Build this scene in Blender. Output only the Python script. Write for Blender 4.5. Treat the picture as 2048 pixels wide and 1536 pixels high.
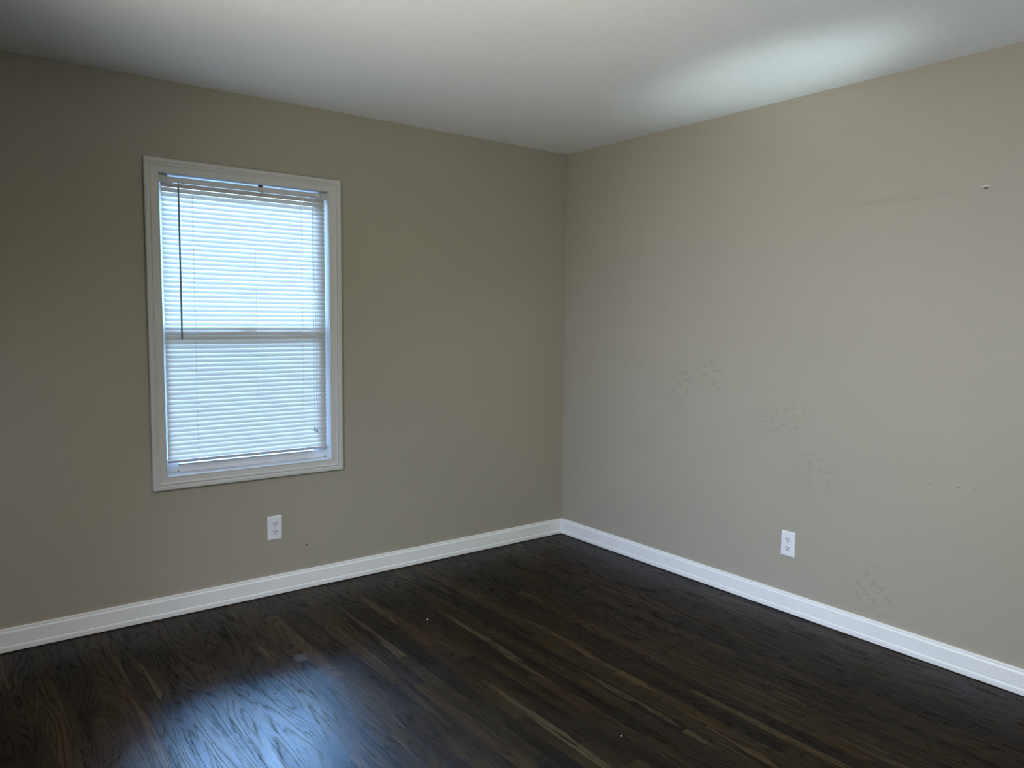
import bpy, bmesh, math, random
from mathutils import Vector, Matrix

for o in list(bpy.data.objects):
    bpy.data.objects.remove(o)
SC = bpy.context.scene
COL = SC.collection
PI = math.pi

# ---------------------------------------------------------------- camera
cam_d = bpy.data.cameras.new('camera')
cam_d.sensor_width = 36.0
cam_d.lens = 1512.4 / 2048 * 36.0
cam_d.clip_start = 0.02
cam = bpy.data.objects.new('camera', cam_d)
cam.location = (-3.229, -3.6843, 1.4049)
cam.rotation_mode = 'XYZ'
cam.rotation_euler = (1.4843, -0.0107, -0.6502)
COL.objects.link(cam)
SC.camera = cam

# ---------------------------------------------------------------- colour management
SC.view_settings.view_transform = 'Standard'
SC.view_settings.look = 'None'
SC.view_settings.gamma = 1.0
SC.view_settings.use_curve_mapping = False
SC.view_settings.exposure = 0.0

# room size (metres): the seen corner is the origin, x runs along the window wall, y along the right wall
H = 2.44
RX, RY = -3.75, -4.35
WX0, WX1, WZ0, WZ1 = -2.411, -1.609, 0.664, 2.035      # opening of the seen window
W2Y0, W2Y1, W2Z0, W2Z1 = -2.30, -1.40, 0.664, 2.035    # opening of the window in the left wall
W3X0, W3X1 = -1.35, -0.45                               # opening of the window added behind the viewer, same height

# ---------------------------------------------------------------- sky
SKY_STRENGTH = 1.0
world = bpy.data.worlds.new('sky')
SC.world = world
world.use_nodes = True
nt = world.node_tree
nt.nodes.clear()
wo = nt.nodes.new('ShaderNodeOutputWorld')
bg = nt.nodes.new('ShaderNodeBackground')
tc = nt.nodes.new('ShaderNodeTexCoord')
sx = nt.nodes.new('ShaderNodeSeparateXYZ')
cr = nt.nodes.new('ShaderNodeValToRGB')
nt.links.new(tc.outputs['Generated'], sx.inputs[0])
nt.links.new(sx.outputs['Z'], cr.inputs['Fac'])
e = cr.color_ramp.elements
e[0].position = 0.0; e[0].color = (0.50, 0.66, 0.66, 1)
e[1].position = 1.0; e[1].color = (0.16, 0.32, 0.80, 1)
m_ = cr.color_ramp.elements.new(0.35); m_.color = (0.26, 0.50, 0.90, 1)
# bright sky patch added for floor reflection, about thirty degrees up, opposite the window
dirv = Vector((0.19, 0.79, 0.62)).normalized()
dp = nt.nodes.new('ShaderNodeVectorMath'); dp.operation = 'DOT_PRODUCT'
nt.links.new(tc.outputs['Generated'], dp.inputs[0]); dp.inputs[1].default_value = dirv
mr = nt.nodes.new('ShaderNodeMapRange'); mr.interpolation_type = 'SMOOTHERSTEP'
nt.links.new(dp.outputs['Value'], mr.inputs[0])
mr.inputs[1].default_value = 0.88; mr.inputs[2].default_value = 0.985
PATCH = nt.nodes.new('ShaderNodeMath'); PATCH.operation = 'MULTIPLY'
nt.links.new(mr.outputs[0], PATCH.inputs[0])
ad = nt.nodes.new('ShaderNodeMath'); ad.operation = 'ADD'
nt.links.new(PATCH.outputs[0], ad.inputs[0]); ad.inputs[1].default_value = 1.0
vm = nt.nodes.new('ShaderNodeVectorMath'); vm.operation = 'SCALE'
nt.links.new(cr.outputs[0], vm.inputs[0]); nt.links.new(ad.outputs[0], vm.inputs['Scale'])
nt.links.new(vm.outputs[0], bg.inputs['Color'])
bg.inputs['Strength'].default_value = 7.0 * SKY_STRENGTH
nt.links.new(bg.outputs[0], wo.inputs['Surface'])


def area(name, loc, target, sx_, sy_, power, color, spread=180):
    d = bpy.data.lights.new(name, 'AREA')
    d.shape = 'RECTANGLE'; d.size = sx_; d.size_y = sy_
    d.energy = power; d.color = color; d.spread = math.radians(spread)
    o = bpy.data.objects.new(name, d)
    o.location = loc
    o.rotation_euler = (Vector(target) - Vector(loc)).to_track_quat('-Z', 'Y').to_euler()
    COL.objects.link(o)
    return o


LIGHTS = {'sky': 12.0, 'patch': 54.0, 'lamp': 15.0, 'sun': 9.0}
bg.inputs['Strength'].default_value = LIGHTS['sky']
PATCH.inputs[1].default_value = LIGHTS['patch']
W2C = (RX - 0.16, (W2Y0 + W2Y1) / 2, (W2Z0 + W2Z1) / 2)
sd = bpy.data.lights.new('sun', 'SUN')
sd.energy = LIGHTS['sun']; sd.color = (1.0, 0.95, 0.86); sd.angle = math.radians(1.5)
sun = bpy.data.objects.new('sun', sd)
SUN_PROF, SUN_AZ = math.radians(66), math.radians(42)     # angle up in the window's section, bearing off its normal
sv = Vector((math.tan(SUN_AZ), 1.0, math.tan(SUN_PROF))).normalized()
sun.rotation_euler = sv.to_track_quat('Z', 'Y').to_euler()
COL.objects.link(sun)
# area lamps added in front of the closed shades, standing in for window daylight
area('fill_lamp_down', (RX + 0.01, -1.85, 1.35), (-1.8, -1.85, 0.0), 0.9, 1.37, 52, (0.76, 0.89, 1.20), 100)
area('fill_lamp_down', (RX + 0.01, -1.85, 1.35), (-2.9, -0.8, 0.0), 0.9, 1.37, 7, (0.95, 0.97, 1.2), 100)
area('fill_lamp_up', (RX + 0.01, -1.85, 1.35), (-1.8, -1.85, 2.44), 0.9, 1.37, 26, (1.0, 0.97, 0.90), 100)
area('fill_lamp_down', (-0.9, RY + 0.01, 1.35), (-0.9, -2.35, 0.0), 0.9, 1.37, 9, (1.0, 1.0, 0.4), 100)
area('fill_lamp_up', (-0.9, RY + 0.01, 1.35), (-0.9, -2.35, 2.44), 0.9, 1.37, 6, (0.75, 0.97, 1.2), 100)
# added spot lamp for the pool of light on the ceiling by the right wall
spd = bpy.data.lights.new('ceiling_pool_spot', 'SPOT')
spd.energy = 290; spd.color = (0.75, 0.95, 1.0); spd.spot_size = math.radians(17); spd.spot_blend = 1.0; spd.shadow_soft_size = 0.15
spo = bpy.data.objects.new('ceiling_pool_spot', spd)
spo.location = (-0.9, RY + 0.12, 0.70)
spo.rotation_euler = (Vector((-0.36, -1.71, 2.44)) - Vector(spo.location)).to_track_quat('-Z', 'Y').to_euler()
COL.objects.link(spo)
# ---------------------------------------------------------------- node helpers
def new_mat(name):
    m = bpy.data.materials.new(name)
    m.use_nodes = True
    m.node_tree.nodes.clear()
    out = m.node_tree.nodes.new('ShaderNodeOutputMaterial')
    return m, m.node_tree, out


class N:
    """small helper that chains math nodes"""
    def __init__(self, nt):
        self.nt = nt

    def node(self, t, **kw):
        n = self.nt.nodes.new(t)
        for k, v in kw.items():
            setattr(n, k, v)
        return n

    def put(self, sock, v):
        if hasattr(v, 'links') or isinstance(v, bpy.types.NodeSocket):
            self.nt.links.new(v, sock)
        elif isinstance(v, (tuple, list)) and len(v) == 3 and sock.type == 'RGBA':
            sock.default_value = (*v, 1)
        else:
            sock.default_value = v

    def m(self, op, a, b=0.0, c=0.0, clamp=False):
        n = self.node('ShaderNodeMath', operation=op, use_clamp=clamp)
        self.put(n.inputs[0], a); self.put(n.inputs[1], b); self.put(n.inputs[2], c)
        return n.outputs[0]

    def rng(self, v, a, b, c=0.0, d=1.0, smooth=False):
        n = self.node('ShaderNodeMapRange')
        if smooth:
            n.interpolation_type = 'SMOOTHSTEP'
        self.put(n.inputs[0], v)
        for i, x in enumerate((a, b, c, d)):
            self.put(n.inputs[1 + i], x)
        return n.outputs[0]

    def xyz(self, x, y, z):
        n = self.node('ShaderNodeCombineXYZ')
        self.put(n.inputs[0], x); self.put(n.inputs[1], y); self.put(n.inputs[2], z)
        return n.outputs[0]

    def sep(self, v):
        n = self.node('ShaderNodeSeparateXYZ')
        self.put(n.inputs[0], v)
        return n.outputs

    def noise(self, vec, scale=1.0, detail=2.0, rough=0.5, dist=0.0):
        n = self.node('ShaderNodeTexNoise')
        self.put(n.inputs['Vector'], vec)
        n.inputs['Scale'].default_value = scale
        n.inputs['Detail'].default_value = detail
        n.inputs['Roughness'].default_value = rough
        n.inputs['Distortion'].default_value = dist
        return n.outputs[0]

    def white(self, vec):
        n = self.node('ShaderNodeTexWhiteNoise', noise_dimensions='3D')
        self.put(n.inputs['Vector'], vec)
        return n.outputs['Value'], n.outputs['Color']

    def mix(self, f, a, b, mode='MIX'):
        n = self.node('ShaderNodeMix', data_type='RGBA', blend_type=mode)
        self.put(n.inputs[0], f)
        self.put(n.inputs[6], a); self.put(n.inputs[7], b)
        return n.outputs[2]

    def bump(self, h, strength, dist, normal=None):
        n = self.node('ShaderNodeBump')
        n.inputs['Strength'].default_value = strength
        n.inputs['Distance'].default_value = dist
        self.put(n.inputs['Height'], h)
        if normal is not None:
            self.put(n.inputs['Normal'], normal)
        return n.outputs[0]

    def pos(self):
        return self.node('ShaderNodeNewGeometry').outputs['Position']

    def bsdf(self, out, color, rough=0.5, spec=0.5, normal=None, **kw):
        n = self.node('ShaderNodeBsdfPrincipled')
        self.put(n.inputs['Base Color'], color)
        self.put(n.inputs['Roughness'], rough)
        self.put(n.inputs['Specular IOR Level'], spec)
        if normal is not None:
            self.put(n.inputs['Normal'], normal)
        for k, v in kw.items():
            self.put(n.inputs[k], v)
        self.nt.links.new(n.outputs[0], out.inputs['Surface'])
        return n


def plain(name, color, rough=0.5, spec=0.5, bump=0.0, bscale=300.0, **kw):
    m, nt, out = new_mat(name)
    k = N(nt)
    p = k.pos()
    n = k.noise(p, 6.0, 3.0)
    col = k.mix(k.rng(n, 0.3, 0.7, 0.0, 1.0), [c * 0.96 for c in color], color)
    nor = k.bump(k.noise(p, bscale, 2.0), bump, 0.002) if bump else None
    k.bsdf(out, col, rough, spec, nor, **kw)
    return m


# ---------------------------------------------------------------- materials
WALL_COL = (0.383, 0.351, 0.281)


def mat_wall(name, marks):
    m, nt, out = new_mat(name)
    k = N(nt)
    p = k.pos()
    s = k.sep(p)
    broad = k.noise(p, 1.6, 3.0)
    fine = k.noise(p, 40.0, 3.0)
    col = k.mix(k.rng(broad, 0.3, 0.7), [c * 0.975 for c in WALL_COL], [c * 1.02 for c in WALL_COL])
    col = k.mix(k.rng(fine, 0.35, 0.65, 0.0, 0.25), col, [c * 0.93 for c in WALL_COL])
    for (kind, ax, cu, cz, ru, rz, strg, colr) in marks:
        # each mark: centre along the wall (cu) and height (cz), radii, strength, colour
        du = k.m('DIVIDE', k.m('SUBTRACT', s[ax], cu), ru)
        dz = k.m('DIVIDE', k.m('SUBTRACT', s[2], cz), rz)
        r = k.m('SQRT', k.m('ADD', k.m('MULTIPLY', du, du), k.m('MULTIPLY', dz, dz)))
        if kind == 'scuff':
            mask = k.rng(r, 0.25, 1.0, 1.0, 0.0, True)
            nz = k.noise(k.xyz(s[0], s[1], k.m('MULTIPLY', s[2], 1.5)), 30.0, 4.0, 0.6)
            patch = k.rng(nz, 0.50, 0.62, 0.0, 1.0, True)
            mask = k.m('MULTIPLY', mask, patch)
        elif kind == 'streak':
            wob = k.m('MULTIPLY', k.m('SUBTRACT', k.noise(p, 5.0, 2.0), 0.5), 0.8)
            r = k.m('ADD', r, wob)
            mask = k.m('MULTIPLY', k.rng(r, 0.2, 1.0, 1.0, 0.0, True), k.rng(k.noise(p, 14.0, 3.0), 0.3, 0.6))
        else:
            r = k.m('ADD', r, k.m('MULTIPLY', k.m('SUBTRACT', k.noise(p, 180.0, 2.0), 0.5), 0.9))
            mask = k.rng(r, 0.7, 1.0, 1.0, 0.0, True)
        col = k.mix(k.m('MULTIPLY', mask, strg), col, colr)
    h = k.m('ADD', k.noise(p, 260.0, 2.0), k.m('MULTIPLY', k.noise(p, 60.0, 2.0), 0.6))
    nor = k.bump(h, 0.16, 0.0015)
    k.bsdf(out, col, 0.55, 0.30, nor)
    return m


DK = [c * 0.72 for c in WALL_COL]
M_WALL_BACK = mat_wall('wall_paint_window_wall', [
    ('spot', 0, -1.748, 0.227, 0.0055, 0.0045, 0.95, (0.012, 0.012, 0.01)),
    ('scuff', 0, -1.70, 0.90, 0.30, 0.30, 0.10, DK),
])
M_WALL_RIGHT = mat_wall('wall_paint_right_wall', [
    ('scuff', 1, -0.98, 1.03, 0.16, 0.20, 0.45, DK),
    ('scuff', 1, -1.17, 1.12, 0.13, 0.15, 0.55, DK),
    ('scuff', 1, -1.60, 0.93, 0.22, 0.13, 0.45, DK),
    ('scuff', 1, -1.78, 0.70, 0.20, 0.20, 0.35, DK),
    ('scuff', 1, -2.07, 0.22, 0.16, 0.20, 0.42, DK),
    ('streak', 1, -2.07, 1.917, 0.36, 0.022, 0.30, DK),
    ('spot', 1, -2.431, 1.930, 0.018, 0.005, 0.6, (0.62, 0.60, 0.52)),
    ('spot', 1, -2.431, 1.922, 0.011, 0.0045, 0.85, (0.05, 0.045, 0.035)),
    ('spot', 1, -2.40, 0.750, 0.008, 0.004, 0.45, (0.12, 0.10, 0.08)),
    ('spot', 1, -2.291, 0.745, 0.007, 0.003, 0.35, (0.12, 0.10, 0.08)),
    ('spot', 1, -2.46, 0.752, 0.004, 0.004, 0.35, (0.12, 0.10, 0.08)),
])
M_WALL = mat_wall('wall_paint', [])


def mat_ceiling():
    m, nt, out = new_mat('ceiling_paint')
    k = N(nt)
    p = k.pos()
    n1 = k.noise(p, 2.2, 3.0)
    col = k.mix(k.rng(n1, 0.3, 0.7), (0.75, 0.765, 0.75), (0.79, 0.80, 0.785))
    n2 = k.noise(p, 30.0, 4.0, 0.6)
    col = k.mix(k.rng(n2, 0.4, 0.7, 0.0, 0.2), col, (0.62, 0.63, 0.62))
    h = k.m('ADD', k.noise(p, 120.0, 3.0), k.m('MULTIPLY', k.noise(p, 35.0, 2.0), 0.8))
    k.bsdf(out, col, 0.8, 0.2, k.bump(h, 0.22, 0.002))
    return m


M_CEIL = mat_ceiling()


def mat_floor():
    m, nt, out = new_mat('dark_stained_oak_strips')
    k = N(nt)
    p = k.pos()
    s = k.sep(p)
    w = 0.0572
    px = k.m('DIVIDE', k.m('ADD', s[0], 10.0147), w)
    pid = k.m('FLOOR', px)
    fx = k.m('FRACT', px)
    r1, _ = k.white(k.xyz(pid, 3.7, 1.1))
    yy = k.m('DIVIDE', k.m('ADD', s[1], k.m('MULTIPLY', r1, 7.0)), 0.93)
    jid = k.m('FLOOR', yy)
    fy = k.m('FRACT', yy)
    rv, rc = k.white(k.xyz(pid, jid, 5.3))
    rs = k.sep(rc)
    # cathedral figure: contour lines of a long stretched noise field, one field per board
    off = k.m('MULTIPLY', rv, 61.0)
    gx = k.m('MULTIPLY', s[0], 13.0)
    gy = k.m('MULTIPLY', s[1], 1.15)
    field = k.noise(k.xyz(k.m('ADD', gx, off), k.m('ADD', gy, k.m('MULTIPLY', rs[0], 40)), off), 1.0, 1.3, 0.45, 0.25)
    # boards whose open grain took less stain: long pale tongues, ragged where the noise carries them
    extra = None
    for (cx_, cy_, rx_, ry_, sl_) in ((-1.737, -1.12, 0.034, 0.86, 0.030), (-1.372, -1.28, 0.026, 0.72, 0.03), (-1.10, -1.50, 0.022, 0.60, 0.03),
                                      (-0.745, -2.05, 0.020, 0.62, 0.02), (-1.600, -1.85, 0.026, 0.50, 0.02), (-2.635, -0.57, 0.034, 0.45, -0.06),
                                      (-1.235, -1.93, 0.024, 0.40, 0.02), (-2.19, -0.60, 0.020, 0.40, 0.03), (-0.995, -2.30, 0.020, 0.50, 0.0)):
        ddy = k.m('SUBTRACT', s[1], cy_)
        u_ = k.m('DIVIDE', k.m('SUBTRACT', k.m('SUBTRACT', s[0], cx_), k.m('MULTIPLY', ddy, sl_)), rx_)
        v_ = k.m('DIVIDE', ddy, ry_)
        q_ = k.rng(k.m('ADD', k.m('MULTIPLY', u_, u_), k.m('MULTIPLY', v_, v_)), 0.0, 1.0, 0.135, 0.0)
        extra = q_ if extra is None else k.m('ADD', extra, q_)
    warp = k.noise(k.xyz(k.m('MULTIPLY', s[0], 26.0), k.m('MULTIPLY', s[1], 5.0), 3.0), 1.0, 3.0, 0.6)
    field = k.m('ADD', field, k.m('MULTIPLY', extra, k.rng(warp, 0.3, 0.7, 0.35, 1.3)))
    field = k.m('ADD', field, k.m('MULTIPLY', k.m('SUBTRACT', warp, 0.5), 0.05))
    dens = k.rng(rs[1], 0.0, 1.0, 9.0, 24.0)
    ph = k.m('FRACT', k.m('MULTIPLY', field, dens))
    tri = k.m('ABSOLUTE', k.m('SUBTRACT', k.m('MULTIPLY', ph, 2.0), 1.0))     # 1 at the line, 0 between
    line = k.m('POWER', tri, 3.0)
    streak = k.noise(k.xyz(k.m('MULTIPLY', s[0], 150.0), k.m('MULTIPLY', s[1], 3.5), off), 1.0, 3.0, 0.65)
    pores = k.noise(k.xyz(k.m('MULTIPLY', s[0], 420.0), k.m('MULTIPLY', s[1], 16.0), off), 1.0, 2.0)
    broad = k.noise(k.xyz(k.m('MULTIPLY', s[0], 9.0), k.m('MULTIPLY', s[1], 1.4), off), 1.0, 2.0)
    dark = (0.0048, 0.0030, 0.0014)
    mid = (0.029, 0.0172, 0.0048)
    light = (0.080, 0.052, 0.0225)
    red = (0.045, 0.020, 0.009)
    tone = k.m('ADD', k.m('MULTIPLY', rs[2], 0.55), k.m('MULTIPLY', k.m('SUBTRACT', broad, 0.5), 1.6))
    c = k.mix(k.rng(tone, 0.0, 0.75), dark, mid)
    c = k.mix(k.rng(rv, 0.72, 1.0, 0.0, 0.35), c, red)
    # pale streaks where the stain took less, on some boards
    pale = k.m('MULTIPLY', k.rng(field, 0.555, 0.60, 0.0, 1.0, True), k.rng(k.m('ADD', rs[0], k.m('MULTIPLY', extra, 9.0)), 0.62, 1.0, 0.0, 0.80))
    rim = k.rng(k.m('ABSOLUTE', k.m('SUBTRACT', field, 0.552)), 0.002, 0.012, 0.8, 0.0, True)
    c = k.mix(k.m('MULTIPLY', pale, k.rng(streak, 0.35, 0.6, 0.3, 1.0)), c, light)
    c = k.mix(k.m('MULTIPLY', line, k.rng(rs[1], 0.0, 0.8, 0.75, 0.30)), c, dark)
    c = k.mix(rim, c, (0.004, 0.0025, 0.0012))
    c = k.mix(k.rng(streak, 0.42, 0.62, 0.0, 0.45), c, dark)
    c = k.mix(k.rng(pores, 0.55, 0.7, 0.0, 0.5), c, (0.005, 0.0035, 0.0025))
    # seams
    ex = k.m('MINIMUM', fx, k.m('SUBTRACT', 1.0, fx))
    ey = k.m('MULTIPLY', k.m('MINIMUM', fy, k.m('SUBTRACT', 1.0, fy)), 16.0)
    edge = k.rng(k.m('MINIMUM', ex, ey), 0.008, 0.028, 1.0, 0.0)
    c = k.mix(k.m('MULTIPLY', edge, 0.75), c, (0.004, 0.003, 0.002))
    # worn patch of old residue
    dx = k.m('DIVIDE', k.m('SUBTRACT', s[0], -2.089), 0.030)
    dy = k.m('DIVIDE', k.m('SUBTRACT', s[1], -0.763), 0.045)
    rr = k.m('SQRT', k.m('ADD', k.m('MULTIPLY', dx, dx), k.m('MULTIPLY', dy, dy)))
    rr = k.m('ADD', rr, k.m('MULTIPLY', k.m('SUBTRACT', k.noise(p, 45.0, 3.0), 0.5), 1.4))
    c = k.mix(k.rng(rr, 0.75, 1.05, 0.28, 0.0, True), c, (0.10, 0.105, 0.11))
    # dust, heavier along the walls
    dust = k.rng(k.noise(p, 7.0, 5.0, 0.65), 0.42, 0.75, 0.0, 0.03)
    near = k.rng(k.m('MAXIMUM', s[0], s[1]), -0.35, -0.02, 0.0, 0.14)
    dust = k.m('ADD', dust, k.m('MULTIPLY', near, k.rng(k.noise(p, 22.0, 4.0), 0.35, 0.65)))
    c = k.mix(dust, c, (0.10, 0.098, 0.09))
    height = k.m('SUBTRACT', k.m('MULTIPLY', line, -0.35), k.m('ADD', k.m('MULTIPLY', edge, 1.5), k.m('MULTIPLY', pores, 0.25)))
    height = k.m('ADD', height, k.m('MULTIPLY', rs[0], 0.4))
    nor = k.bump(height, 0.2, 0.0010)
    rough = k.rng(k.noise(p, 3.0, 4.0), 0.3, 0.7, 0.31, 0.40)
    rough = k.m('ADD', rough, k.m('MULTIPLY', line, 0.10))
    spec = k.m('MULTIPLY', 0.12, k.m('SUBTRACT', 1.0, k.m('MULTIPLY', k.m('ADD', line, k.rng(pores, 0.5, 0.7)), 0.55)))
    k.bsdf(out, c, rough, spec, nor)
    return m


M_FLOOR = mat_floor()
M_TRIM = plain('trim_paint', (0.86, 0.865, 0.85), 0.38, 0.45, 0.10, 90.0)
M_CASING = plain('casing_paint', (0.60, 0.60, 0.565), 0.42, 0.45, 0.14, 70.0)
M_SASH = plain('white_vinyl', (0.76, 0.78, 0.80), 0.35, 0.5)
M_PLATE = plain('white_plate', (0.80, 0.82, 0.83), 0.28, 0.5)
M_RECEPT = plain('white_receptacle', (0.74, 0.77, 0.78), 0.32, 0.5)
M_DARK = plain('dark_slot', (0.012, 0.012, 0.013), 0.6, 0.3)
M_SCREW = plain('screw_paint', (0.62, 0.64, 0.64), 0.35, 0.6)
M_HEADRAIL = plain('headrail_metal', (0.62, 0.63, 0.64), 0.35, 0.5)
M_BRACKET = plain('bracket_metal', (0.55, 0.56, 0.55), 0.4, 0.5)
M_BOTRAIL = plain('bottom_rail_vinyl', (0.55, 0.54, 0.60), 0.4, 0.5)
M_CORD = plain('cord', (0.70, 0.72, 0.72), 0.7, 0.2)
M_LADDER = plain('ladder_cord', (0.86, 0.88, 0.88), 0.7, 0.2)
M_WAND = plain('backlit_wand', (0.10, 0.11, 0.13), 0.25, 0.5)  # clear plastic wand, its dark look against the bright window painted in
M_TASSEL = plain('tassel_plastic', (0.50, 0.55, 0.56), 0.35, 0.5)
M_GROUND = plain('concrete', (0.48, 0.42, 0.33), 0.9, 0.1, 0.5, 30.0)
M_SIDING = plain('cream_siding', (0.62, 0.52, 0.38), 0.7, 0.2)
M_ROOF = plain('roof_shingle', (0.10, 0.095, 0.09), 0.9, 0.1)
M_SOFFIT = plain('soffit_paint', (0.80, 0.68, 0.48), 0.7, 0.2)
M_SPLINTER = plain('pale_wood', (0.42, 0.32, 0.17), 0.6, 0.3)
M_CHIP = plain('white_chip', (0.62, 0.62, 0.60), 0.6, 0.3)
M_CRUMB = plain('dark_crumb', (0.008, 0.008, 0.010), 0.8, 0.2)
M_RUST = plain('rust', (0.42, 0.30, 0.16), 0.7, 0.2)


def mat_slat():
    m, nt, out = new_mat('white_vinyl_slat')
    k = N(nt)
    d = k.node('ShaderNodeBsdfDiffuse'); d.inputs['Color'].default_value = (0.50, 0.445, 0.38, 1)
    t = k.node('ShaderNodeBsdfTranslucent'); t.inputs['Color'].default_value = (0.88, 0.80, 0.70, 1)
    g = k.node('ShaderNodeBsdfGlossy'); g.inputs['Color'].default_value = (0.8, 0.8, 0.8, 1); g.inputs['Roughness'].default_value = 0.35
    a = k.node('ShaderNodeMixShader'); a.inputs[0].default_value = SLAT_T
    nt.links.new(d.outputs[0], a.inputs[1]); nt.links.new(t.outputs[0], a.inputs[2])
    b = k.node('ShaderNodeMixShader'); b.inputs[0].default_value = 0.05
    nt.links.new(a.outputs[0], b.inputs[1]); nt.links.new(g.outputs[0], b.inputs[2])
    nt.links.new(b.outputs[0], out.inputs['Surface'])
    return m


SLAT_T = 0.045
M_SLAT = mat_slat()


def mat_glass():
    m, nt, out = new_mat('window_glass')
    k = N(nt)
    t = k.node('ShaderNodeBsdfTransparent'); t.inputs['Color'].default_value = (0.93, 0.96, 0.95, 1)
    g = k.node('ShaderNodeBsdfGlossy'); g.inputs['Roughness'].default_value = 0.02
    f = k.node('ShaderNodeFresnel'); f.inputs['IOR'].default_value = 1.45
    a = k.node('ShaderNodeMixShader')
    nt.links.new(f.outputs[0], a.inputs[0])
    nt.links.new(t.outputs[0], a.inputs[1]); nt.links.new(g.outputs[0], a.inputs[2])
    nt.links.new(a.outputs[0], out.inputs['Surface'])
    return m


M_GLASS = mat_glass()


def mat_screen():
    m, nt, out = new_mat('insect_mesh')
    k = N(nt)
    t = k.node('ShaderNodeBsdfTransparent')
    d = k.node('ShaderNodeBsdfDiffuse'); d.inputs['Color'].default_value = (0.12, 0.12, 0.12, 1)
    a = k.node('ShaderNodeMixShader'); a.inputs[0].default_value = 0.28
    nt.links.new(t.outputs[0], a.inputs[1]); nt.links.new(d.outputs[0], a.inputs[2])
    nt.links.new(a.outputs[0], out.inputs['Surface'])
    return m


M_SCREEN = mat_screen()


# ---------------------------------------------------------------- mesh helpers
def obj(name, bm, mat, parent=None, smooth=False):
    bmesh.ops.recalc_face_normals(bm, faces=bm.faces)
    me = bpy.data.meshes.new(name)
    bm.to_mesh(me); bm.free()
    if smooth:
        for p in me.polygons:
            p.use_smooth = True
    me.materials.append(mat)
    o = bpy.data.objects.new(name, me)
    COL.objects.link(o)
    if parent is not None:
        o.parent = parent
        o.matrix_parent_inverse = parent.matrix_basis.inverted()
        # keep world coordinates of the vertices: parents are placed before their parts
    return o


def empty(name, loc, rotz=0.0):
    o = bpy.data.objects.new(name, None)
    o.location = loc
    o.rotation_euler = (0, 0, rotz)
    o.empty_display_size = 0.05
    COL.objects.link(o)
    return o


def local(o, parent):
    """part whose vertices are given in the thing's own coordinates"""
    o.parent = parent
    o.matrix_parent_inverse = Matrix.Identity(4)
    return o


def tag(o, label=None, cat=None, group=None, kind=None):
    if label: o['label'] = label
    if cat: o['category'] = cat
    if group: o['group'] = group
    if kind: o['kind'] = kind
    return o


def box(bm, x0, x1, y0, y1, z0, z1, bevel=0.0):
    vs = [bm.verts.new((x, y, z)) for x in (x0, x1) for y in (y0, y1) for z in (z0, z1)]
    F = [(0, 1, 3, 2), (4, 6, 7, 5), (0, 4, 5, 1), (2, 3, 7, 6), (0, 2, 6, 4), (1, 5, 7, 3)]
    fs = [bm.faces.new([vs[i] for i in f]) for f in F]
    if bevel:
        es = list({e for f in fs for e in f.edges})
        bmesh.ops.bevel(bm, geom=es, offset=bevel, segments=2, affect='EDGES', profile=0.5)
    return bm


def B(*a, bevel=0.0):
    return box(bmesh.new(), *a, bevel=bevel)


def prism(bm, pts, ax, a0, a1):
    """extrude a closed 2-D outline along axis ax ('x','y','z')"""
    def P(u, v, a):
        return {'x': (a, u, v), 'y': (u, a, v), 'z': (u, v, a)}[ax]
    A = [bm.verts.new(P(u, v, a0)) for u, v in pts]
    C = [bm.verts.new(P(u, v, a1)) for u, v in pts]
    n = len(pts)
    for i in range(n):
        j = (i + 1) % n
        bm.faces.new((A[i], A[j], C[j], C[i]))
    bm.faces.new(A); bm.faces.new(C[::-1])
    return bm


def tube(bm, pts, r, n=8, cap=True):
    rings = []
    for i, p in enumerate(pts):
        p = Vector(p)
        a = Vector(pts[max(i - 1, 0)]); b = Vector(pts[min(i + 1, len(pts) - 1)])
        d = (b - a).normalized()
        u = d.cross(Vector((0, 1, 0)))
        if u.length < 1e-4:
            u = d.cross(Vector((1, 0, 0)))
        u.normalize(); v = d.cross(u)
        rr = r[i] if isinstance(r, (list, tuple)) else r
        rings.append([bm.verts.new(p + (u * math.cos(2 * PI * q / n) + v * math.sin(2 * PI * q / n)) * rr) for q in range(n)])
    for A, C in zip(rings, rings[1:]):
        for q in range(n):
            bm.faces.new((A[q], A[(q + 1) % n], C[(q + 1) % n], C[q]))
    if cap:
        bm.faces.new(rings[0][::-1]); bm.faces.new(rings[-1])
    return bm


# ---------------------------------------------------------------- room shell
T = 0.13


def struct(name, bm, mat, label=None):
    return tag(obj(name, bm, mat), label=label, kind='structure')


struct('floor', B(RX - T, 0 + T, RY - T, T, -0.12, 0.0), M_FLOOR, 'dark stained oak strip floor running towards the window wall')
struct('ceiling', B(RX - T, T, RY - T, T, H, H + 0.12), M_CEIL, 'plain white painted ceiling over the empty room')


def wall_with_hole(axis, a0, a1, t0, t1, h0, h1, z0, z1):
    """wall slab with a rectangular opening; axis 'x' runs along x"""
    bm = bmesh.new()
    ys = [a0, h0, h1, a1]; zs = [0.0, z0, z1, H]
    for i in range(3):
        for j in range(3):
            if i == 1 and j == 1:
                continue
            if axis == 'x':
                box(bm, ys[i], ys[i + 1], t0, t1, zs[j], zs[j + 1])
            else:
                box(bm, t0, t1, ys[i], ys[i + 1], zs[j], zs[j + 1])
    bmesh.ops.remove_doubles(bm, verts=bm.verts, dist=1e-5)
    # drop the inner faces shared by neighbouring blocks
    seen = {}
    for f in bm.faces:
        seen.setdefault(tuple(round(c, 4) for c in f.calc_center_median()), []).append(f)
    dead = [f for fs in seen.values() if len(fs) > 1 for f in fs]
    bmesh.ops.delete(bm, geom=dead, context='FACES')
    return bm


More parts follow.
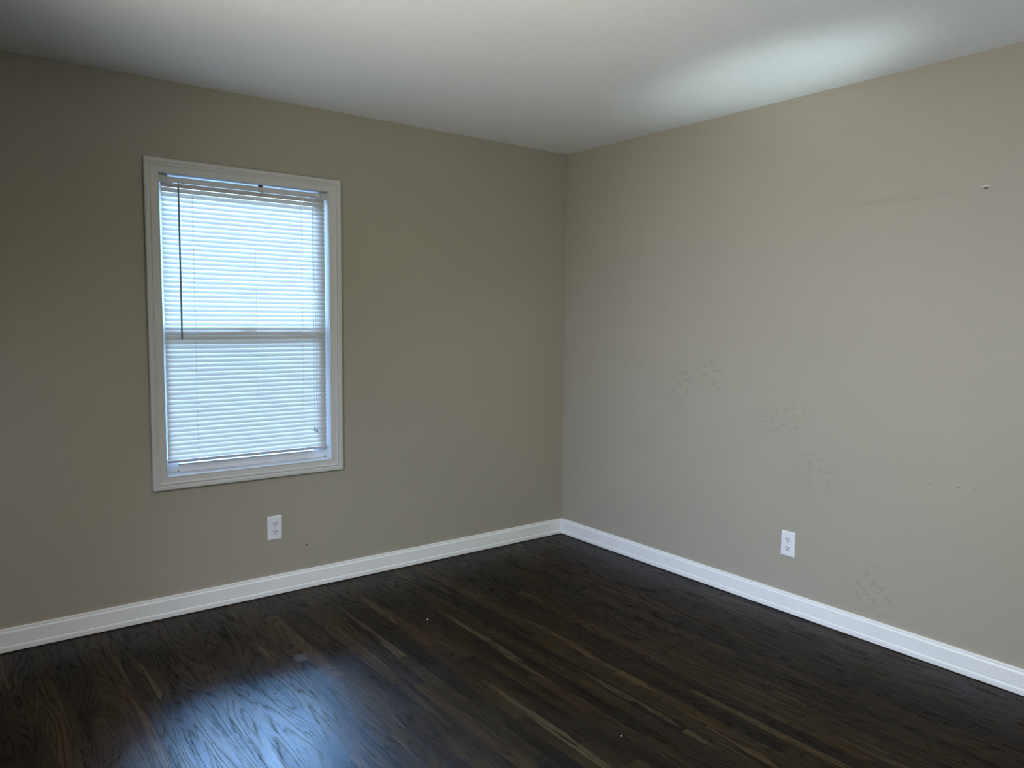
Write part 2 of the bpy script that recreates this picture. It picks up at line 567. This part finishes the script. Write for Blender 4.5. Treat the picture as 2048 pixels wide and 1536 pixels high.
J = 0.018   # jamb board thickness
struct('wall_back', wall_with_hole('x', RX, 0.0, 0.0, T, WX0 - J, WX1 + J, WZ0 - J, WZ1 + J), M_WALL_BACK,
       'greige painted wall holding the blinded window')
struct('wall_right', B(0, T, RY, T, 0, H), M_WALL_RIGHT, 'greige painted wall with scuff marks, right of the corner')
struct('wall_left', wall_with_hole('y', RY, 0.0 + T, RX - T, RX, W2Y0 - J, W2Y1 + J, W2Z0 - J, W2Z1 + J), M_WALL,
       'greige painted wall outside the frame on the left')
struct('wall_front', wall_with_hole('x', RX - T, T, RY - T, RY, W3X0 - J, W3X1 + J, W2Z0 - J, W2Z1 + J), M_WALL, 'greige painted wall behind the viewer')

# baseboard: profile as (distance from wall, height)
BP = [(0.0, 0.003), (0.0155, 0.003), (0.0165, 0.008), (0.0165, 0.022), (0.0150, 0.0265), (0.0122, 0.0275),
      (0.0122, 0.0295), (0.0130, 0.031), (0.0130, 0.082), (0.0115, 0.0865), (0.0085, 0.089), (0.0082, 0.0915),
      (0.0095, 0.093), (0.0090, 0.0985), (0.0070, 0.1003), (0.0, 0.1003)]


def baseboard(name, a, b, inward, label):
    """board along a->b against a wall; inward = unit vector into the room; ends mitred 45 degrees"""
    bm = bmesh.new()
    a = Vector((*a, 0)); b = Vector((*b, 0)); n = Vector((*inward, 0)); d = (b - a).normalized()
    A = [bm.verts.new(a + n * t + d * t + Vector((0, 0, z))) for t, z in BP]
    C = [bm.verts.new(b + n * t - d * t + Vector((0, 0, z))) for t, z in BP]
    k = len(BP)
    for i in range(k):
        j = (i + 1) % k
        bm.faces.new((A[i], A[j], C[j], C[i]))
    bm.faces.new(A); bm.faces.new(C[::-1])
    return struct(name, bm, M_TRIM, label)


baseboard('baseboard_back', (RX, 0), (0, 0), (0, -1), 'white painted baseboard under the window wall')
baseboard('baseboard_right', (0, 0), (0, RY), (-1, 0), 'white painted baseboard along the right wall')
baseboard('baseboard_left', (RX, RY), (RX, 0), (1, 0), 'white painted baseboard outside the frame on the left')
baseboard('baseboard_front', (0, RY), (RX, RY), (0, 1), 'white painted baseboard behind the viewer')

# ---------------------------------------------------------------- window
CW = 0.0622
# casing profile: distance outward from the opening, projection from the wall
CP = [(0.0, 0.0), (0.0, 0.0075), (0.0015, 0.0095), (0.0055, 0.0095), (0.0075, 0.0085), (0.026, 0.0105), (0.0295, 0.0125),
      (0.033, 0.0145), (0.0365, 0.0145), (0.039, 0.0120), (0.0425, 0.0120), (0.0455, 0.0155), (0.049, 0.0165),
      (0.0585, 0.0165), (0.0622, 0.0140), (0.0622, 0.0)]


def build_window(name, T_, x0, x1, z0, z1, detail=True, label=None):
    """T_ maps (along, depth out of the room, height) to the world"""
    root = empty(name, T_((x0 + x1) / 2, 0, z0))
    tag(root, label=label, kind='structure')

    def fin(nm, bm, mat, parent=None, smooth=False):
        for v in bm.verts:
            v.co = T_(*v.co)
        o = obj(nm, bm, mat, None, smooth)
        par = parent or root
        o.parent = par
        o.matrix_parent_inverse = Matrix.Translation(root.location).inverted()
        if par is not root:
            o.matrix_parent_inverse = Matrix.Identity(4)
        return o
    # casing: four mitred boards
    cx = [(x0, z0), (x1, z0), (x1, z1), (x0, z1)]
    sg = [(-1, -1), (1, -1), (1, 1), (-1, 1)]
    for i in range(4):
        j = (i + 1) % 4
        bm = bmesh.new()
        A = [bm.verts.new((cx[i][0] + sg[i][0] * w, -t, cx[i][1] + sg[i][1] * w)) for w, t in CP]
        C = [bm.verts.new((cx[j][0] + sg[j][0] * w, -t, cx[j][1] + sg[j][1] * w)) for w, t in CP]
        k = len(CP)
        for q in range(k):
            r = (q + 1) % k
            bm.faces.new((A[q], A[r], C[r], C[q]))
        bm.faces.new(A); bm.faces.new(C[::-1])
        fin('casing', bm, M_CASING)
    # jamb boards lining the opening
    D = T
    fin('sill', B(x0 - J, x1 + J, 0.0, D + 0.03, z0 - J, z0), M_SASH)
    fin('head_jamb', B(x0 - J, x1 + J, 0.0, D, z1, z1 + J), M_SASH)
    fin('side_jamb', B(x0 - J, x0, 0.0, D, z0, z1), M_SASH)
    fin('side_jamb', B(x1, x1 + J, 0.0, D, z0, z1), M_SASH)
    if detail:
        # vinyl tracks the sashes run in, stopping short of the sill
        for xa, xb in ((x0, x0 + 0.010), (x1 - 0.010, x1)):
            fin('sash_track', B(xa, xb, 0.058, 0.064, z0 + 0.012, z1), M_SASH)
        fin('rust_stain', B(x1 - 0.016, x1 - 0.002, 0.052, 0.0575, z0, z0 + 0.005, bevel=0.001), M_RUST)
    zm = z0 + (z1 - z0) * 0.497

    def sash(nm, ya, yb, za, zb, st, rb, rt):
        bm = bmesh.new()
        box(bm, x0 + 0.001, x0 + st, ya, yb, za, zb)
        box(bm, x1 - st, x1 - 0.001, ya, yb, za, zb)
        box(bm, x0 + st, x1 - st, ya, yb, za, za + rb)
        box(bm, x0 + st, x1 - st, ya, yb, zb - rt, zb)
        s_ = fin(nm, bm, M_SASH)
        ym = (ya + yb) / 2
        g = fin('pane', B(x0 + st, x1 - st, ym, ym + 0.003, za + rb, zb - rt), M_GLASS, s_)
        return s_
    lo = sash('lower_sash', 0.065, 0.092, z0 + 0.001, zm + 0.017, 0.036, 0.052, 0.032)
    up = sash('upper_sash', 0.098, 0.124, zm - 0.017, z1 - 0.001, 0.036, 0.032, 0.036)
    if detail:
        bm = bmesh.new()
        # finger lift: a thin ledge along the bottom rail
        prism(bm, [(0.065, z0 + 0.036), (0.047, z0 + 0.041), (0.045, z0 + 0.043), (0.045, z0 + 0.0450), (0.065, z0 + 0.0455)], 'x',
              x0 + 0.066, x1 - 0.072)
        fin('finger_lift', bm, M_SASH, lo)
        fin('sash_lock', B((x0 + x1) / 2 - 0.03, (x0 + x1) / 2 + 0.03, 0.068, 0.088, zm + 0.017, zm + 0.027, bevel=0.002), M_SASH, lo)
        bm = tube(bmesh.new(), [(x0 + 0.066, 0.0640, z0 + 0.006), (x0 + 0.066, 0.0655, z0 + 0.006)], 0.0028, 10)
        fin('screw_hole', bm, M_DARK, lo)
        fin('insect_screen', B(x0 + 0.012, x1 - 0.012, 0.1270, 0.1275, z0 + 0.01, zm + 0.01), M_SCREEN)
    return root


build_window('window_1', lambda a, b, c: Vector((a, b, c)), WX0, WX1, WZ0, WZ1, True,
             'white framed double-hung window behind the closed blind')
build_window('window_2', lambda a, b, c: Vector((RX - b, a, c)), W2Y0, W2Y1, W2Z0, W2Z1, False,
             'white framed window in the wall outside the frame')

build_window('added_window', lambda a, b, c: Vector((a, RY - b, c)), W3X0, W3X1, W2Z0, W2Z1, False,  # unseen window, made up to carry the lamps on that wall
             'white framed window added behind the viewer to hold the fill lamps')
# shades added to keep the sky out of the two unseen windows
shade = obj('sky_blocker', B(W3X0 + 0.004, W3X1 - 0.004, RY - 0.060, RY - 0.058, W2Z0 + 0.001, W2Z1 - 0.002), M_HEADRAIL)
tag(shade, 'unseen shade added to keep the sky out of the window behind the viewer', 'shade')
shade = obj('sky_blocker', B(RX - 0.060, RX - 0.058, W2Y0 + 0.004, W2Y1 - 0.004, W2Z0 + 0.001, W2Z1 - 0.002), M_HEADRAIL)
tag(shade, 'unseen shade added to keep the sky out of the left wall window', 'shade')

# ---------------------------------------------------------------- blind
BX0, BX1 = -2.3965, -1.6185
BY = 0.034
blind = empty('window_blind', ((BX0 + BX1) / 2, BY, 2.026))
tag(blind, 'white mini blind hanging closed in the window, with tilt wand and lift cords', 'blind')


def bpart(nm, bm, mat, parent=None, smooth=False):
    o = obj(nm, bm, mat, None, smooth)
    if parent is None:
        o.parent = blind
        o.matrix_parent_inverse = Matrix.Translation(blind.location).inverted()
    else:
        o.parent = parent
    return o


HZ0, HZ1 = 2.0025, 2.0255
bm = prism(bmesh.new(), [(BY - 0.0125, HZ0 + 0.001), (BY - 0.0115, HZ0), (BY + 0.0125, HZ0), (BY + 0.0125, HZ1), (BY + 0.0105, HZ1),
                         (BY + 0.0105, HZ0 + 0.003), (BY - 0.0105, HZ0 + 0.003), (BY - 0.0105, HZ1), (BY - 0.0125, HZ1)], 'x', BX0, BX1)
bpart('headrail', bm, M_HEADRAIL)
# end brackets with their swing gate, screwed to the head jamb
for xa, xb in ((WX0 + 0.001, BX0 + 0.028), (BX1 - 0.024, WX1 - 0.001)):
    bm = bmesh.new()
    box(bm, xa, xb, BY - 0.0165, BY - 0.0135, HZ0 - 0.006, WZ1 - 0.004)
    box(bm, xa, xb, BY - 0.0165, BY + 0.016, WZ1 - 0.006, WZ1 - 0.003)
    bpart('end_bracket', bm, M_BRACKET)
bm = prism(bmesh.new(), [(BX0 + 0.024, HZ0 - 0.0045), (BX0 + 0.038, HZ0 - 0.010), (BX0 + 0.047, HZ0 - 0.010), (BX0 + 0.050, HZ0),
                         (BX0 + 0.024, HZ0)], 'y', BY - 0.0155, BY - 0.013)
bpart('tilter_cover', bm, M_BRACKET)
# centre support with its dark slot
xc = -1.949
bm = bmesh.new()
box(bm, xc - 0.010, xc + 0.012, BY - 0.0155, BY - 0.0130, HZ0 - 0.003, WZ1 - 0.003)
prism(bm, [(xc - 0.010, HZ0 - 0.001), (xc + 0.012, HZ0 - 0.005), (xc + 0.015, HZ0 - 0.005), (xc + 0.015, HZ0)], 'y', BY - 0.0155, BY - 0.013)
cs = bpart('center_bracket', bm, M_BRACKET)
bpart('bracket_slot', B(xc - 0.010, xc + 0.011, BY - 0.0165, BY - 0.0150, HZ1 - 0.001, HZ1 + 0.006, bevel=0.001), M_DARK, cs)

# slats: curved strips, room edge low and outside edge high
PITCH = 0.02150
NS = 59
TILT = math.radians(61)
SW = 0.0260
Z_FIRST = HZ0 - 0.0125


def slat_verts(bm, x0, x1, yc, zc, tilt, sag=0.0019, n=6):
    A, C = [], []
    for i in range(n + 1):
        u = (i / n - 0.5)
        a = u * SW
        h = sag * (1 - (2 * u) ** 2)
        # a runs from the room edge (low) to the outside edge (high); h bulges up
        y = yc + a * math.cos(tilt) - h * math.sin(tilt)
        z = zc + a * math.sin(tilt) + h * math.cos(tilt)
        A.append(bm.verts.new((x0, y, z))); C.append(bm.verts.new((x1, y, z)))
    for i in range(n):
        bm.faces.new((A[i], A[i + 1], C[i + 1], C[i]))


random.seed(4)
bm = bmesh.new()
zlast = 0
for i in range(NS):
    zc = Z_FIRST - i * PITCH
    slat_verts(bm, BX0 + 0.002 + random.uniform(-.0006, .0006), BX1 - 0.001 + random.uniform(-.0006, .0006),
               BY + random.uniform(-.0004, .0004), zc, TILT + random.uniform(-0.03, 0.03))
    zlast = zc
slats = bpart('slats', bm, M_SLAT, smooth=True)
ZB1 = zlast - 0.0105
ZB0 = 0.7185
bm = prism(bmesh.new(), [(BY - 0.0125, ZB0 + 0.002), (BY - 0.011, ZB0), (BY + 0.011, ZB0), (BY + 0.0125, ZB0 + 0.002),
                         (BY + 0.0125, ZB0 + 0.011), (BY + 0.010, ZB0 + 0.013), (BY - 0.010, ZB0 + 0.013), (BY - 0.0125, ZB0 + 0.011)],
           'x', BX0 + 0.001, BX1 - 0.0005)
brail = bpart('bottom_rail', bm, M_BOTRAIL)
LADX = (-2.262, -1.975, -1.742)
for x in LADX:
    bm = bmesh.new()
    tube(bm, [(x - 0.004, BY - 0.0130, ZB0 + 0.008), (x + 0.001, BY - 0.0142, ZB0 + 0.003)], 0.0014, 6)
    tube(bm, [(x + 0.007, BY - 0.0130, ZB0 + 0.010), (x + 0.002, BY - 0.0142, ZB0 + 0.004)], 0.0014, 6)
    tube(bm, [(x + 0.0015, BY - 0.012, ZB0 + 0.004), (x + 0.0015, BY - 0.0150, ZB0 + 0.004)], 0.0040, 10)
    bpart('cord_button', bm, M_LADDER, brail)

# ladder cords: front and back strings with a slanting rung under every slat
for q, x in enumerate(LADX):
    bm = bmesh.new()
    dy = 0.5 * SW * math.cos(TILT) + 0.0012
    dz = 0.5 * SW * math.sin(TILT)
    r = 0.00045
    tube(bm, [(x, BY - dy, HZ0), (x, BY - dy, ZB0 + 0.006)], r, 5)
    tube(bm, [(x, BY + dy, HZ0), (x, BY + dy, ZB0 + 0.006)], r, 5)
    rr = 0.0014 if q != 1 else 0.0003
    for i in range(NS):
        zc = Z_FIRST - i * PITCH
        # slack of the string catching the light over each slat edge
        tube(bm, [(x - 0.0012, BY - dy - 0.0010, zc - dz + 0.0105), (x + 0.0004, BY - dy - 0.0016, zc - dz + 0.0055),
                  (x + 0.0012, BY - dy - 0.0008, zc - dz + 0.0005)], rr, 5)
        tube(bm, [(x, BY - dy, zc - dz - 0.0006), (x, BY + dy, zc + dz - 0.0006)], 0.0003, 4)
    bpart('ladder_cord', bm, M_LADDER)

# tilt wand hooked to the tilter
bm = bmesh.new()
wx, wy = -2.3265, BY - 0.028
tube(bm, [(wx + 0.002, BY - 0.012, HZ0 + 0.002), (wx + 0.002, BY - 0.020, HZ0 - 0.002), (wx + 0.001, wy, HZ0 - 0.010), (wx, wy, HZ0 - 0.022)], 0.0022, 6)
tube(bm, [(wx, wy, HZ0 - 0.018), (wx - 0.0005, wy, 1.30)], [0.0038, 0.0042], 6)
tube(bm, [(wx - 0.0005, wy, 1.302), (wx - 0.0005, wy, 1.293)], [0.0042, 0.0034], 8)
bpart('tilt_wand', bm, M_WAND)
# lift cords, each ending in a tassel
lx, ly = -1.690, BY - 0.022
bpart('cord_lock', B(lx - 0.004, lx + 0.007, BY - 0.0145, BY - 0.0120, HZ0 - 0.001, HZ0 + 0.005, bevel=0.001), M_DARK)
for dx, zt in ((0.0, 0.836), (0.0115, 0.828)):
    bm = bmesh.new()
    pts = [(lx + 0.001, BY - 0.013, HZ0 + 0.001), (lx + 0.001, BY - 0.018, HZ0 - 0.006), (lx + dx * 0.15, ly, HZ0 - 0.03),
           (lx + dx * 0.25, ly, 1.75), (lx + dx * 0.5, ly, 1.55), (lx + dx * 0.9, ly, 1.50), (lx + dx, ly, 1.2), (lx + dx, ly, zt)]
    tube(bm, pts, 0.00075, 6)
    cd = bpart('lift_cord', bm, M_CORD)
    bm = bmesh.new()
    tube(bm, [(lx + dx, ly, zt + 0.004), (lx + dx, ly, zt), (lx + dx, ly, zt - 0.010), (lx + dx, ly, zt - 0.018), (lx + dx, ly, zt - 0.021)],
         [0.0018, 0.0028, 0.0045, 0.0062, 0.0050], 10)
    bpart('tassel', bm, M_TASSEL, cd, True)

# ---------------------------------------------------------------- electrical outlets
PW, PH = 0.0372, 0.0612


def rounded_rect(hw, hh, r, n=5):
    pts = []
    for cx_, cz_, a0 in ((hw - r, hh - r, 0), (-hw + r, hh - r, 90), (-hw + r, -hh + r, 180), (hw - r, -hh + r, 270)):
        for i in range(n + 1):
            a = math.radians(a0 + 90 * i / n)
            pts.append((cx_ + r * math.cos(a), cz_ + r * math.sin(a)))
    return pts


def loft(bm, rings):
    """rings: list of (outline, y)"""
    R_ = [[bm.verts.new((u, y, v)) for u, v in pts] for pts, y in rings]
    for A, C in zip(R_, R_[1:]):
        n = len(A)
        for i in range(n):
            bm.faces.new((A[i], A[(i + 1) % n], C[(i + 1) % n], C[i]))
    bm.faces.new(R_[0][::-1]); bm.faces.new(R_[-1])
    return bm


def make_outlet(name, loc, rotz, label):
    """own coordinates: x across, z up, -y out of the wall"""
    t = empty(name, loc, rotz)
    tag(t, label, 'outlet', 'wall outlets')
    plate = loft(bmesh.new(), [(rounded_rect(PW, PH, 0.003), 0.0), (rounded_rect(PW, PH, 0.003), -0.0022),
                               (rounded_rect(PW - 0.0022, PH - 0.0022, 0.0025), -0.0050),
                               (rounded_rect(PW - 0.006, PH - 0.006, 0.002), -0.0060)])
    local(obj('cover_plate', plate, M_PLATE), t)
    for s in (1, -1):
        zc = s * 0.0205
        # face with flat top and bottom and round sides
        pts = []
        for i in range(40):
            a = 2 * PI * i / 40
            pts.append((0.0172 * math.cos(a), zc + max(-0.0138, min(0.0138, 0.0172 * math.sin(a)))))
        rec = local(obj('receptacle', loft(bmesh.new(), [(pts, -0.0055), (pts, -0.0072),
                        ([(u * 0.95, zc + (v - zc) * 0.95) for u, v in pts], -0.0078)]), M_RECEPT), t)
        # blade slots in the face
        for dx, hh in ((-0.0062, 0.0046), (0.0062, 0.0038)):
            local(obj('slot', B(dx - 0.0015, dx + 0.0015, -0.0082, -0.0070, zc + 0.0035 - hh, zc + 0.0035 + hh), M_DARK), rec)
        gp = [(0.0026 * math.cos(a), zc - 0.0080 + 0.0028 * math.sin(a)) for a in [2 * PI * i / 12 for i in range(12)]]
        local(obj('ground_hole', prism(bmesh.new(), gp, 'y', -0.0083, -0.0070), M_DARK), rec)
    sp = [(0.0032 * math.cos(a), 0.0032 * math.sin(a)) for a in [2 * PI * i / 16 for i in range(16)]]
    local(obj('screw', prism(bmesh.new(), sp, 'y', -0.0070, -0.0055), M_SCREW), t)
    return t


make_outlet('wall_outlet', (-1.913, 0.0, 0.343), 0.0, 'white duplex outlet on the window wall, below the window')
make_outlet('wall_outlet', (0.0, -1.659, 0.337), -PI / 2, 'white duplex outlet on the scuffed right wall above the baseboard')


# ---------------------------------------------------------------- small debris on the floor
def blob(name, x, y, sx_, sy_, sz_, rot, mat, label, cat, seed, n=7):
    random.seed(seed)
    bm = bmesh.new()
    bot, top = [], []
    for i in range(n):
        a = 2 * PI * i / n
        r = random.uniform(0.7, 1.1)
        u, v = sx_ * r * math.cos(a), sy_ * r * math.sin(a)
        bot.append(bm.verts.new((u, v, 0.0)))
        top.append(bm.verts.new((u * 0.75, v * 0.75, sz_ * random.uniform(0.7, 1.1))))
    for i in range(n):
        bm.faces.new((bot[i], bot[(i + 1) % n], top[(i + 1) % n], top[i]))
    bm.faces.new(bot[::-1]); bm.faces.new(top)
    o = obj(name, bm, mat)
    o.location = (x, y, 0.0)
    o.rotation_euler = (0, 0, rot)
    return tag(o, label, cat)


blob('wood_splinter', -0.392, -0.062, 0.021, 0.0022, 0.0022, -1.25, M_SPLINTER,
     'pale wood splinter on the dark floor near the room corner', 'splinter', 1)
blob('paint_chip', -1.459, -0.730, 0.0085, 0.0028, 0.0020, 0.5, M_CHIP,
     'tiny white paint chip on the middle of the dark floor', 'paint chip', 2)
blob('paint_chip', -1.44, -1.969, 0.0025, 0.0022, 0.0015, 0.0, M_CHIP,
     'white speck of paint on the dark floor, nearest the viewer', 'paint chip', 3)
blob('paint_chip', -2.207, -0.234, 0.0035, 0.0022, 0.0015, 0.3, M_CHIP,
     'faint white speck close to the baseboard under the window', 'paint chip', 4)
blob('dirt_crumb', -2.280, -1.001, 0.0075, 0.0022, 0.0022, -1.0, M_CRUMB,
     'dark sliver of dirt at the upper edge of the blue window reflection', 'crumb', 5)
blob('dirt_crumb', -2.240, -1.569, 0.0032, 0.0030, 0.0028, 0.0, M_CRUMB,
     'dark crumb of dirt right of the blue window reflection, at the frame bottom', 'crumb', 6)
blob('dirt_crumb', -2.669, -1.207, 0.0034, 0.0026, 0.0025, 0.6, M_CRUMB,
     'dark crumb of dirt left of the blue window reflection', 'crumb', 7)

# ---------------------------------------------------------------- ceiling lamp, just above the frame
LX, LY = -1.76, -2.14
M_SHADE, nt_, out_ = new_mat('lamp_glass')
_k = N(nt_)
_k.bsdf(out_, (0.85, 0.82, 0.75), 0.35, 0.5, None, **{'Emission Color': (1.0, 0.80, 0.52), 'Emission Strength': LIGHTS['lamp']})
lamp = empty('ceiling_lamp', (LX, LY, H))
tag(lamp, 'round flush ceiling lamp glowing warm white just above the frame', 'lamp')


def lathe(bm, prof, cx_, cy_, n=32):
    rings = [[bm.verts.new((cx_ + r * math.cos(2 * PI * q / n), cy_ + r * math.sin(2 * PI * q / n), z)) for q in range(n)] for r, z in prof]
    for A, C in zip(rings, rings[1:]):
        for q in range(n):
            bm.faces.new((A[q], A[(q + 1) % n], C[(q + 1) % n], C[q]))
    bm.faces.new(rings[0]); bm.faces.new(rings[-1][::-1])
    return bm


o = obj('lamp_base', lathe(bmesh.new(), [(0.165, H - 0.0005), (0.165, H - 0.02), (0.15, H - 0.03)], LX, LY), M_HEADRAIL)
o.parent = lamp; o.matrix_parent_inverse = Matrix.Translation(lamp.location).inverted()
o = obj('lamp_shade', lathe(bmesh.new(), [(0.15, H - 0.03), (0.148, H - 0.05), (0.13, H - 0.075), (0.095, H - 0.095), (0.05, H - 0.105), (0.01, H - 0.108)], LX, LY), M_SHADE, None, True)
o.parent = lamp; o.matrix_parent_inverse = Matrix.Translation(lamp.location).inverted()

# ---------------------------------------------------------------- outdoors, seen only through the blind
struct('ground', B(-12, 9, T + 0.001, 16, -0.62, -0.5), M_GROUND, 'pale concrete yard outside the window')
hs = empty('neighbor_house', (-2.5, 9.0, -0.5))
tag(hs, 'cream sided house seen only dimly through the blind', 'house')
for nm, bm, mt in (('wall', B(-8.5, 3.0, 9.0, 14.0, -0.5, 1.9), M_SIDING),
                   ('roof', prism(bmesh.new(), [(8.6, 1.9), (14.4, 1.9), (11.5, 3.3)], 'x', -8.9, 3.4), M_ROOF)):
    o = obj(nm, bm, mt)
    o.parent = hs; o.matrix_parent_inverse = Matrix.Translation(hs.location).inverted()
